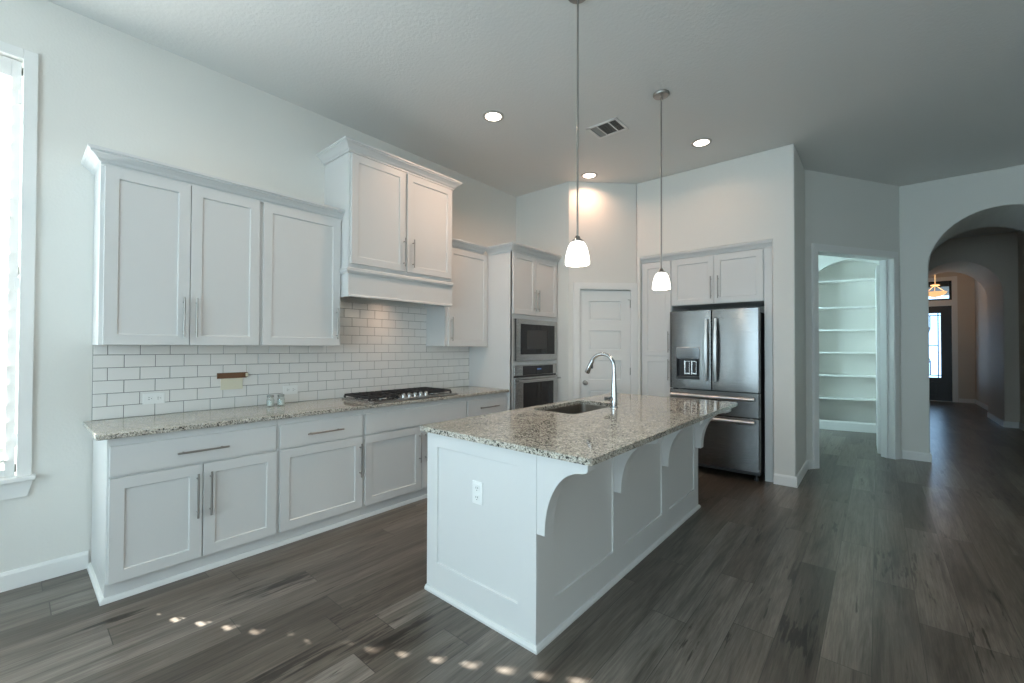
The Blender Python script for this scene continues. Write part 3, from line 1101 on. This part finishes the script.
sk = thing('sink', 'undermount steel sink set in the island worktop', 'sink', ((KX0 + KX1) / 2, (KY0 + KY1) / 2, .6745), 0)
ox, oy = (KX0 + KX1) / 2, (KY0 + KY1) / 2
sm = MB()
rings = [(rrect(KX0 - .012 - ox, KX1 + .012 - ox, KY0 - .012 - oy, KY1 + .012 - oy, .06), .2235), (rrect(KX0 - .004 - ox, KX1 + .004 - ox, KY0 - .004 - oy, KY1 + .004 - oy, .054), .2235),
         (rrect(KX0 - ox, KX1 - ox, KY0 - oy, KY1 - oy, .05), .03), (rrect(KX0 + .03 - ox, KX1 - .03 - ox, KY0 + .03 - oy, KY1 - .03 - oy, .03), .006),
         (rrect(KX0 + .10 - ox, KX1 - .10 - ox, KY0 + .10 - oy, KY1 - .10 - oy, .03), .002)]
n = len(rings[0][0])
vs = [(x, y, z) for ring, z in rings for x, y in ring]
fs = []
for a in range(len(rings) - 1):
    for i in range(n):
        j = (i + 1) % n
        fs.append((a * n + i, a * n + j, (a + 1) * n + j, (a + 1) * n + i))
fs.append(tuple(range((len(rings) - 1) * n, len(rings) * n)))
so = sm.add(vs, fs).build('basin', M_SINK, sk, smooth=True)
sol = so.modifiers.new('wall', 'SOLIDIFY')
sol.thickness = .002
sol.offset = 1
MB().lathe([(0, .004), (.040, .004), (.043, .006), (.030, .008), (0, .008)], seg=24).build('drain', M_CHROME, sk, smooth=True)

# faucet
fx, fy = 2.245, 2.622
fc = thing('faucet', 'tall chrome pull-down faucet beside the island sink', 'faucet', (fx, fy, .9305), 0)
MB().lathe([(0, 0), (.029, 0), (.029, .007), (.024, .012), (.0235, .090), (.0215, .10), (.0205, .15), (.0155, .22), (.0145, .25), (0, .25)], seg=24).build('body', M_CHROME, fc, smooth=True)
pts = [(0, 0, .24), (0, 0, .30)]
rad = .098
for k in range(1, 19):
    a = PI * k / 18 * 0.88
    pts.append((-rad + rad * math.cos(a), 0, .317 + rad * math.sin(a)))
pts = [(x, y, z_ - .012) for x, y, z_ in pts]
MB().tube(pts, .0135, 14).build('spout', M_CHROME, fc, smooth=True)
p1 = Vector(pts[-1])
dv = (p1 - Vector(pts[-2])).normalized()
hp = [p1 - dv * .012, p1 - dv * .002, p1 + dv * .045, p1 + dv * .092, p1 + dv * .098]
MB().tube(hp, [.0145, .0165, .0185, .0205, .0180], 16).build('spray_head', M_CHROME, fc, smooth=True)
bt = p1 + dv * .035
MB().box(bt.x + .012, bt.x + .023, -.008, .008, bt.z - .022, bt.z + .018).build('spray_button', M_BLACK, fc, bevel=.002)
MB().tube([(0, 0, .066), (-.021, -.035, .066)], .0185, 16).build('valve_collar', M_CHROME, fc, smooth=True)
MB().tube([(-.019, -.032, .066), (-.032, -.054, .068), (-.042, -.070, .072)], [.011, .0125, .0125], 12).build('lever', M_CHROME, fc, smooth=True)

# ------------------------------------------------------------------ pantry door
pd = struct(bpy.data.objects.new('door_1', None))
COL.objects.link(pd)
pd.location = (0.85, 4.15, 0)
pd.rotation_euler = (0, 0, PA)
pm = MB()
y0 = .012
st = .112
panels = [(1.722, 1.960), (1.352, 1.590), (.984, 1.222), (.614, .852), (.246, .484)]
bounds = [2.092] + [(panels[i][0] + panels[i + 1][1]) / 2 for i in range(4)] + [.008]
for i, (a, b) in enumerate(panels):
    pm.slab_hole(D0 + .003, D1 - .003, bounds[i + 1], bounds[i], y0, y0 + .035, D0 + st, D1 - st - .016, a, b, .017, bead=.004)
    cx0, cx1 = D0 + st + .022, D1 - st - .038
    pm.slab_hole(cx0, cx1, a + .022, b - .022, y0 + .004, y0 + .0175, cx0 + .01, cx1 - .01, a + .032, b - .032, .0)
pm.build('door_leaf', M_TRIM, pd)
kn = MB().lathe([(0, 0), (.030, 0), (.030, -.006), (.012, -.010), (.011, -.032), (.024, -.042), (.028, -.055), (.022, -.068), (0, -.072)], (D0 + .062, y0, .945), 24, 'y').build('door_knob', M_NICKEL, pd, smooth=True)
for z in (.25, 1.04, 1.88):
    MB().box(D1 - .012, D1 + .006, y0 - .008, y0 - .0005, z, z + .09).tube([(D1 - .002, y0 - .010, z), (D1 - .002, y0 - .010, z + .092)], .006, 8).build('hinge', M_NICKEL, pd)
MB().tube([(D1 - .002, y0 - .012, 1.975), (D1 - .05, y0 - .040, 1.975)], .004, 8).tube([(D1 - .002, y0 - .012, 1.975), (D1 + .03, y0 - .022, 1.975)], .004, 8).build('door_stop', M_NICKEL, pd)


def casing(name, loc, rot, x0, x1, z1, w=.088, th=.018, y=0.0):
    m = MB()
    m.box(x0 - w, x0, y - th, y, 0, z1 + w).box(x1, x1 + w, y - th, y, 0, z1 + w).box(x0, x1, y - th, y, z1, z1 + w)
    m.box(x0 - w + .012, x0 - .014, y - th - .004, y - th, .004, z1 + w - .012).box(x1 + .014, x1 + w - .012, y - th - .004, y - th, .004, z1 + w - .012).box(x0 - .014, x1 + .014, y - th - .004, y - th, z1 + .014, z1 + w - .012)
    o = struct(m.build(name, M_TRIM))
    o.location = loc
    o.rotation_euler = (0, 0, rot)
    return o


casing('trim_2', (0.85, 4.15, 0), PA, D0 - .006, D1 + .006 - .012, DZ + .004, w=.082)
jm = MB()
jm.box(D0 - .011, D0, .0, .10, 0, DZ + .011).box(D1, D1 + .011, .0, .10, 0, DZ + .011).box(D0, D1, .0, .10, DZ, DZ + .011)
o = struct(jm.build('trim_3', M_TRIM))
o.location = (0.85, 4.15, 0)
o.rotation_euler = (0, 0, PA)

# ------------------------------------------------------------------ fridge recess cabinets
FF = 4.795   # face-frame plane; door fronts 20 mm nearer
pc = thing('pantry_cabinet', 'narrow tall white cabinet left of the refrigerator', 'cabinet', (1.513, FF, 0), 0)
MB().box(0, .377, 0, .60, .09, 2.43).box(0, .377, .03, .60, 0, .0895).build('carcass', M_CAB, pc, bevel=.0015)
d = shaker(pc, 'door', .022, .368, 1.287, 2.415)
bar_handle(d, .345, 1.45, .25, True, -.02)
d = shaker(pc, 'door', .022, .368, .105, 1.277)
bar_handle(d, .345, 1.12, .25, True, -.02)
fcab = thing('overhead_cabinet', 'white two-door cabinet above the refrigerator', 'cabinet', (1.891, FF, 1.87), 0)
MB().box(0, .965, 0, .60, 0.006, .56).build('carcass', M_CAB, fcab, bevel=.0015)
d = shaker(fcab, 'door', .006, .472, .012, .545)
bar_handle(d, .445, .19, .25, True, -.02)
d = shaker(fcab, 'door', .478, .956, .012, .545)
bar_handle(d, .520, .19, .25, True, -.02)
sp_ = MB().box(2.857, 2.930, FF - .012, FF + .60, 0, 2.43)
tag(sp_.build('end_panel', M_CAB, bevel=.0015), 'tall white filler panel between refrigerator and wall pier', 'panel')
o = MB().sweep([(1.512, FF), (2.934, FF)], [(a * .62, 2.4325 + b * .80) for a, b in CROWN]).build('crown_moulding', M_CAB)
tag(o, 'white crown moulding across the top of the refrigerator recess', 'moulding', 'crown mouldings on the cabinets')

# ------------------------------------------------------------------ refrigerator
FX0, FX1, FYF = 1.926, 2.838, 4.62
fg = thing('refrigerator', 'stainless french-door refrigerator with ice dispenser and two freezer drawers', 'refrigerator', (FX0, FYF, 0), 0)
FW = FX1 - FX0
MB().box(.012, FW - .012, .075, .80, .06, 1.760).build('body', M_DARKGREY, fg, bevel=.004)
MB().box(.03, FW - .03, .085, .14, .062, .105).build('base_grille', M_BLACK, fg)
mid = 2.377 - FX0


def curved_front(x0, x1, z0, z1, name, hole=None):
    """door slab with a gently bowed front"""
    m = MB()
    nseg = 10
    poly = [(x0, .072), (x0, .012)]
    for k in range(nseg + 1):
        t = k / nseg
        poly.append((x0 + .008 + (x1 - x0 - .016) * t, .004 - .014 * (1 - (2 * t - 1) ** 2)))
    poly += [(x1, .012), (x1, .072)]
    if hole is None:
        m.prism(poly, 'z', z0, z1)
        return m.build(name, M_FRIDGE, fg, smooth=True, bevel=.0)
    hx0, hx1, hz0, hz1 = hole

    def clip(xa, xb):
        def yat(x):
            t = (x - x0 - .008) / (x1 - x0 - .016)
            return .004 - .014 * (1 - (2 * min(max(t, 0), 1) - 1) ** 2)
        pl = [(xa, .072)]
        n_ = 6
        for k in range(n_ + 1):
            x = xa + (xb - xa) * k / n_
            y = yat(x)
            if xa == x0 and k == 0:
                y = .012
            pl.append((x, y))
        pl.append((xb, .072))
        return pl
    m.prism(clip(x0, hx0), 'z', z0, z1)
    m.prism(clip(hx1, x1), 'z', z0, z1)
    m.prism(clip(hx0, hx1), 'z', z0, hz0)
    m.prism(clip(hx0, hx1), 'z', hz1, z1)
    return m.build(name, M_FRIDGE, fg, smooth=True)


hole = (.078, .333, 1.030, 1.388)
dl = curved_front(0, mid - .003, .925, 1.795, 'door', hole)
dr_ = curved_front(mid + .003, FW, .925, 1.795, 'door')
f1 = curved_front(0, FW, .665, .913, 'drawer')
f2 = curved_front(0, FW, .112, .653, 'drawer')


def arc_handle(parent, x, z0, z1):
    m = MB()
    n_ = 16
    L_ = []
    for k in range(n_ + 1):
        t = k / n_
        L_.append((x, -.018 - .046 * math.sin(PI * (0.12 + 0.76 * t)), z0 + (z1 - z0) * t))
    vs_, fs_ = [], []
    for i, (px, py, pz) in enumerate(L_):
        t = i / n_
        hw = .016 + .006 * math.sin(PI * t)
        vs_ += [(px - hw, py + .010, pz), (px - hw * .6, py - .004, pz), (px + hw * .6, py - .004, pz), (px + hw, py + .010, pz)]
    for i in range(n_):
        for k in range(4):
            k2 = (k + 1) % 4
            fs_.append((i * 4 + k, i * 4 + k2, (i + 1) * 4 + k2, (i + 1) * 4 + k))
    fs_ += [(0, 1, 2, 3), tuple(range(n_ * 4, n_ * 4 + 4))]
    m.add(vs_, fs_)
    for zz in (z0 + .01, z1 - .04):
        m.box(x - .012, x + .012, -.030, -.004, zz, zz + .03)
    return m.build('handle', M_HANDLE, parent, smooth=True)


arc_handle(dl, mid - .040, 1.02, 1.70)
arc_handle(dr_, mid + .055, 1.02, 1.70)


def bar_front(parent, z):
    m = MB()
    m.tube([(.035, -.062, z), (FW - .035, -.062, z)], .0185, 14)
    for xx in (.07, FW - .07):
        m.box(xx - .014, xx + .014, -.058, -.003, z - .011, z + .011)
    return m.build('handle', M_HANDLE, parent, smooth=True)


bar_front(f1, .855)
bar_front(f2, .620)
# dispenser
dp = MB()
hx0, hx1, hz0, hz1 = hole
dp.box(hx0, hx1, .055, .066, hz0, hz1).box(hx0, hx0 + .006, -.004, .056, hz0, hz1).box(hx1 - .006, hx1, -.010, .056, hz0, hz1).box(hx0, hx1, -.004, .056, hz0, hz0 + .012)
dpo = dp.build('dispenser_recess', M_BLACK, dl)
MB().box(hx0 + .002, hx1 - .002, -.012, .054, 1.258, hz1 - .001).build('dispenser_panel', simple('smoked_panel', (0.09, 0.092, 0.094), 0.12, 0.6), dl, bevel=.003)
for xx in (.165, .240):
    MB().box(xx, xx + .052, .018, .026, 1.085, 1.235).box(xx - .005, xx + .003, .010, .026, 1.08, 1.24).build('paddle', M_STEEL, dl, bevel=.002)
    MB().box(xx + .008, xx + .047, .0155, .0178, 1.10, 1.228).build('paddle_pad', M_BLACK, dl)
MB().box(hx0 + .01, hx1 - .01, -.004, .05, hz0 + .0125, hz0 + .03).build('drip_tray', M_DARKGREY, dl, bevel=.002)
MB().box(FW - .215, FW - .165, -.0065, -.001, 1.690, 1.702).build('badge', M_CHROME, dr_)
for xx in (.05, FW - .05):
    MB().lathe([(0, 0), (.022, 0), (.022, .03), (.012, .034), (.012, .07), (0, .07)], (xx, .11, 0), 14).build('foot', M_DARKGREY, fg, smooth=True)

# ------------------------------------------------------------------ pendants


def pendant(label, x, y, zb):
    t = thing('pendant_light', label, 'pendant light', (x, y, H), 0, 'pendants over the island')
    zs = zb - H
    MB().lathe([(0, 0), (.064, 0), (.064, -.010), (.058, -.018), (.012, -.024), (0, -.024)], seg=28).build('canopy', M_NICKEL, t, smooth=True)
    MB().tube([(0, 0, -.02), (0, 0, zs + .147)], .0058, 10).build('rod', M_NICKEL, t, smooth=True)
    MB().lathe([(.010, zs + .166), (.014, zs + .161), (.018, zs + .149), (.031, zs + .139), (.031, zs + .131), (0, zs + .131)], seg=20).build('socket_cap', M_NICKEL, t, smooth=True)
    prof = [(.028, .151), (.041, .142), (.053, .118), (.063, .080), (.069, .040), (.071, .006), (.069, 0), (.066, .002), (.065, .040), (.058, .080), (.048, .116), (.037, .138), (.026, .146)]
    MB().lathe([(r, zs + h * .88) for r, h in prof], seg=32, cap=False).build('shade', M_GLOW, t, smooth=True)
    MB().lathe([(0, zs + .130), (.012, zs + .122), (.024, zs + .09), (.026, zs + .068), (.018, zs + .048), (0, zs + .042)], seg=18).build('bulb', M_GLOW, t, smooth=True)
    l = lamp('pendant_bulb', 'POINT', (x, y, zb + .02), (0, 0, -1), 5.0, (1.0, 0.86, 0.68))
    l.data.shadow_soft_size = .05


pendant('white glass pendant on long nickel rod over the near end of the island', 2.443, 1.784, 1.860)
pendant('white glass pendant on long nickel rod over the far end of the island', 2.432, 3.072, 1.855)


def can(label, x, y, power, tint):
    t = thing('recessed_light', label, 'ceiling light', (x, y, H), 0, 'recessed ceiling lights')
    MB().lathe([(.096, 0), (.096, -.004), (.088, -.008), (.071, -.006), (.071, 0)], seg=32, cap=False).build('trim_ring', simple('can_ring', (0.52, 0.49, 0.45), 0.4), t, smooth=True)
    MB().lathe([(0, -.003), (.072, -.003), (.072, -.0005), (0, -.0005)], seg=32).build('lens', M_LENS, t)
    l = lamp('recessed_bulb', 'AREA', (x, y, H - .012), (0, 0, -1), power, tint, .14, spread=150, shape='DISK')


can('round recessed ceiling light in front of the range hood', 1.161, 2.441, 14.0, (1, .66, .46))
can('round recessed ceiling light above the refrigerator recess', 2.424, 4.143, 2.7, (1, .58, .36))
can('round recessed ceiling light near the pantry door corner', 1.144, 4.141, 5.0, (1, .58, .38))
can('round recessed ceiling light above the counter by the window, cut by top edge', 1.122, 0.600, 3.0, (1, .8, .65))

# ceiling vent
vt = thing('ceiling_vent', 'white ceiling air vent with dark slots between the pendants and wall', 'vent', (1.837, 3.285, H), 0)
vm = MB()
VX, VY = .155, .128
vm.box(-VX, VX, -VY, -VY + .026, -.008, 0).box(-VX, VX, VY - .026, VY, -.008, 0).box(-VX, -VX + .026, -VY, VY, -.008, 0).box(VX - .026, VX, -VY, VY, -.008, 0)
vm.box(-.062, -.052, -VY + .02, VY - .02, -.008, 0).box(.055, .065, -VY + .02, VY - .02, -.008, 0)
vm.build('frame', M_TRIM, vt, bevel=.002)
MB().box(-VX + .02, VX - .02, -VY + .02, VY - .02, -.0012, -.0002).build('backing', M_VENTDARK, vt)
vs_ = MB()
for k in range(5):
    x = -.118 + k * .014
    vs_.prism([(x, -.007), (x + .002, -.007), (x + .010, -.002), (x + .008, -.002)], 'y', -VY + .024, VY - .024)
for k in range(9):
    y = -.092 + k * .022
    vs_.prism([(y, -.007), (y + .003, -.007), (y + .009, -.002), (y + .006, -.002)], 'x', -.052, .055)
for k in range(5):
    x = .072 + k * .013
    vs_.prism([(x + .008, -.007), (x + .010, -.007), (x + .004, -.002), (x + .002, -.002)], 'y', -VY + .024, VY - .024)
vs_.build('slats', simple('vent_slat', (0.38, 0.38, 0.36), 0.6), vt)

# ------------------------------------------------------------------ study door, niche shelves
casing('trim_4', (3.13, 5.59, 0), SA, S0 + .012, S1 - .012, SZ - .012, w=.085)
jm = MB()
jm.box(S0, S0 + .014, 0, .14, 0, SZ).box(S1 - .014, S1, 0, .14, 0, SZ).box(S0 + .014, S1 - .014, 0, .14, SZ - .014, SZ)
jm.box(S0 + .014, S0 + .026, .06, .095, 0, SZ - .014).box(S1 - .026, S1 - .014, .06, .095, 0, SZ - .014)
o = struct(jm.build('trim_5', M_TRIM))
o.location = (3.13, 5.59, 0)
o.rotation_euler = (0, 0, SA)
lf = struct(bpy.data.objects.new('door_2', None))
COL.objects.link(lf)
lf.location = (3.785, 7.045, 0)
lf.rotation_euler = (0, 0, R90 + .02)
lm = MB()
lm.box(0, .60, 0, .038, .010, 2.475)
lm.build('door_leaf', M_TRIM, lf, bevel=.002)
for z in (.20, .80, 1.45, 2.25):
    MB().box(-.012, .002, -.010, -.001, z, z + .10).build('hinge', M_NICKEL, lf)
for k, zz in enumerate((2.537, 2.080, 1.698, 1.314, .924, .538)):
    m = MB()
    x0, x1 = niche_c - niche_a + .003, niche_c + niche_a - .003
    if zz > niche_s:
        hw = niche_a * math.sqrt(1 - ((zz - niche_s) / niche_r) ** 2) - .004
        x0, x1 = niche_c - hw, niche_c + hw
    m.box(x0, x1, .002, .278, zz - .022, zz + .004)
    o = m.build('niche_shelf', M_TRIM, bevel=.002)
    o.location = NO
    o.rotation_euler = (0, 0, NA)
    pos = ['topmost white shelf in the arched study niche, just under the arch', 'second white shelf from the top in the study niche', 'third white shelf from the top in the study niche', 'third white shelf from the bottom in the study niche', 'second white shelf from the bottom in the study niche', 'lowest white shelf in the study niche, above the baseboard'][k]
    tag(o, pos, 'shelf', 'shelves of the study niche')

# ------------------------------------------------------------------ front door, transom, foyer lamp
struct(MB().box(2.0, 7.5, 15.66, 18.4, 3.02, 3.5).build('ceiling_porch', simple('porch_paint', (0.16, 0.12, 0.09), 0.8)))
struct(MB().box(2.0, 7.5, 15.66, 24, -0.15, -0.03).build('floor_porch', M_GROUND))
fd = struct(bpy.data.objects.new('door_3', None))
COL.objects.link(fd)
fd.location = (FD0, FY, 0)
DW = FD1 - FD0
GX0, GX1, GZ0, GZ1 = .205, DW - .205, .615, 2.315
dm = MB()
dm.box(.004, GX0, .03, .08, .012, FDZ - .004).box(GX1, DW - .004, .03, .08, .012, FDZ - .004).box(GX0, GX1, .03, .08, .012, GZ0).box(GX0, GX1, .03, .08, GZ1, FDZ - .004)
dm.build('door_leaf', M_DOORBLACK, fd)
MB().slab_hole(GX0 + .06, GX1 - .06, .12, .50, .022, .031, GX0 + .10, GX1 - .10, .16, .46, .006).build('bottom_panel', M_DOORBLACK, fd)
MB().box(GX0 - .002, GX1 + .002, .050, .056, GZ0 - .002, GZ1 + .002).build('glass_panel', M_DOORGLASS, fd)
lead = MB()
gm = (GX0 + GX1) / 2


def came(p, q, r=.012):
    lead.tube([(p[0], .047, p[1]), (q[0], .047, q[1])], r, 6)


for x in (GX0 + .05, GX1 - .05):
    came((x, GZ0), (x, GZ1))
for z in (GZ0 + .06, GZ1 - .06):
    came((GX0, z), (GX1, z))
for s in (-1, 1):
    came((gm + s * .13, GZ0 + .06), (gm + s * .13, 1.05))
    came((gm + s * .13, 1.05), (gm + s * .07, 1.20))
    came((gm + s * .07, 1.20), (gm + s * .07, 1.34))
    came((gm + s * .07, 1.34), (gm, 1.46))
    came((gm, 1.46), (gm + s * .07, 1.58))
    came((gm + s * .07, 1.58), (gm + s * .07, 1.74))
    came((gm + s * .07, 1.74), (gm + s * .13, 1.90))
    came((gm + s * .13, 1.90), (gm + s * .13, GZ1 - .06))
    came((gm + s * .07, 1.46), (GX0 + .05 if s < 0 else GX1 - .05, 1.46))
    came((gm + s * .07, 1.46), (gm + s * .10, 1.54))
    came((gm + s * .07, 1.46), (gm + s * .10, 1.38))
    came((gm, .85), (gm + s * .13, 1.05))
    came((gm, 2.10), (gm + s * .13, 1.90))
lead.build('leading', M_LEAD, fd)
MB().box(-.02, DW + .02, -.02, .10, .0, .011).build('threshold', M_NICKEL, fd)
MB().lathe([(0, 0), (.028, 0), (.028, -.006), (.011, -.010), (.011, -.03), (.026, -.045), (.024, -.06), (0, -.066)], (.09, .03, .98), 18, 'y').build('door_knob', M_NICKEL, fd, smooth=True)
tw = struct(bpy.data.objects.new('window_3', None))
COL.objects.link(tw)
tw.location = (FD0, FY, TZ0)
TH_ = TZ1 - TZ0
MB().box(0, DW, .03, .08, 0, .045).box(0, DW, .03, .08, TH_ - .045, TH_).box(0, .045, .03, .08, .045, TH_ - .045).box(DW - .045, DW, .03, .08, .045, TH_ - .045).build('window_frame', M_DOORBLACK, tw)
MB().box(.044, DW - .044, .052, .058, .044, TH_ - .044).build('pane', M_DOORGLASS, tw)
cm = MB()
cm.box(FD0 - .10, FD0, FY - .02, FY, 0, TZ1 + .10).box(FD1, FD1 + .10, FY - .02, FY, 0, TZ1 + .10).box(FD0, FD1, FY - .02, FY, TZ1, TZ1 + .10).box(FD0, FD1, FY - .02, FY, FDZ, TZ0)
struct(cm.build('trim_6', M_TRIM))

fl = thing('foyer_pendant', 'glowing amber glass bowl lamp hanging in front of the foyer transom', 'ceiling light', (4.80, 13.9, 2.60), 0)
MB().lathe([(0, 0), (.06, .006), (.13, .034), (.185, .078), (.205, .118), (.200, .120), (.178, .082), (.125, .040), (.055, .012), (0, .008)], seg=32).build('bowl', M_AMBER, fl, smooth=True)
MB().lathe([(0, -.02), (.012, -.012), (.014, .0), (0, .004)], seg=16).build('finial', M_NICKEL, fl, smooth=True)
hm = MB()
hm.lathe([(0, .265), (.08, .270), (.085, .285), (.06, .30), (0, .305)], seg=24)
hm.tube([(0, 0, .30), (0, 0, H - 2.60)], .008, 10)
for k in range(3):
    a = 2 * PI * k / 3 + .4
    hm.tube([(.02 * math.cos(a), .02 * math.sin(a), .27), (.11 * math.cos(a), .11 * math.sin(a), .19), (.198 * math.cos(a), .198 * math.sin(a), .119)], .006, 8)
hm.build('hanger', M_AMBER, fl, smooth=True)
l = lamp('foyer_bulb', 'POINT', (4.80, 13.9, 2.70), (0, 0, -1), 6.5, (1.0, 0.64, 0.38))
l.data.shadow_soft_size = .2
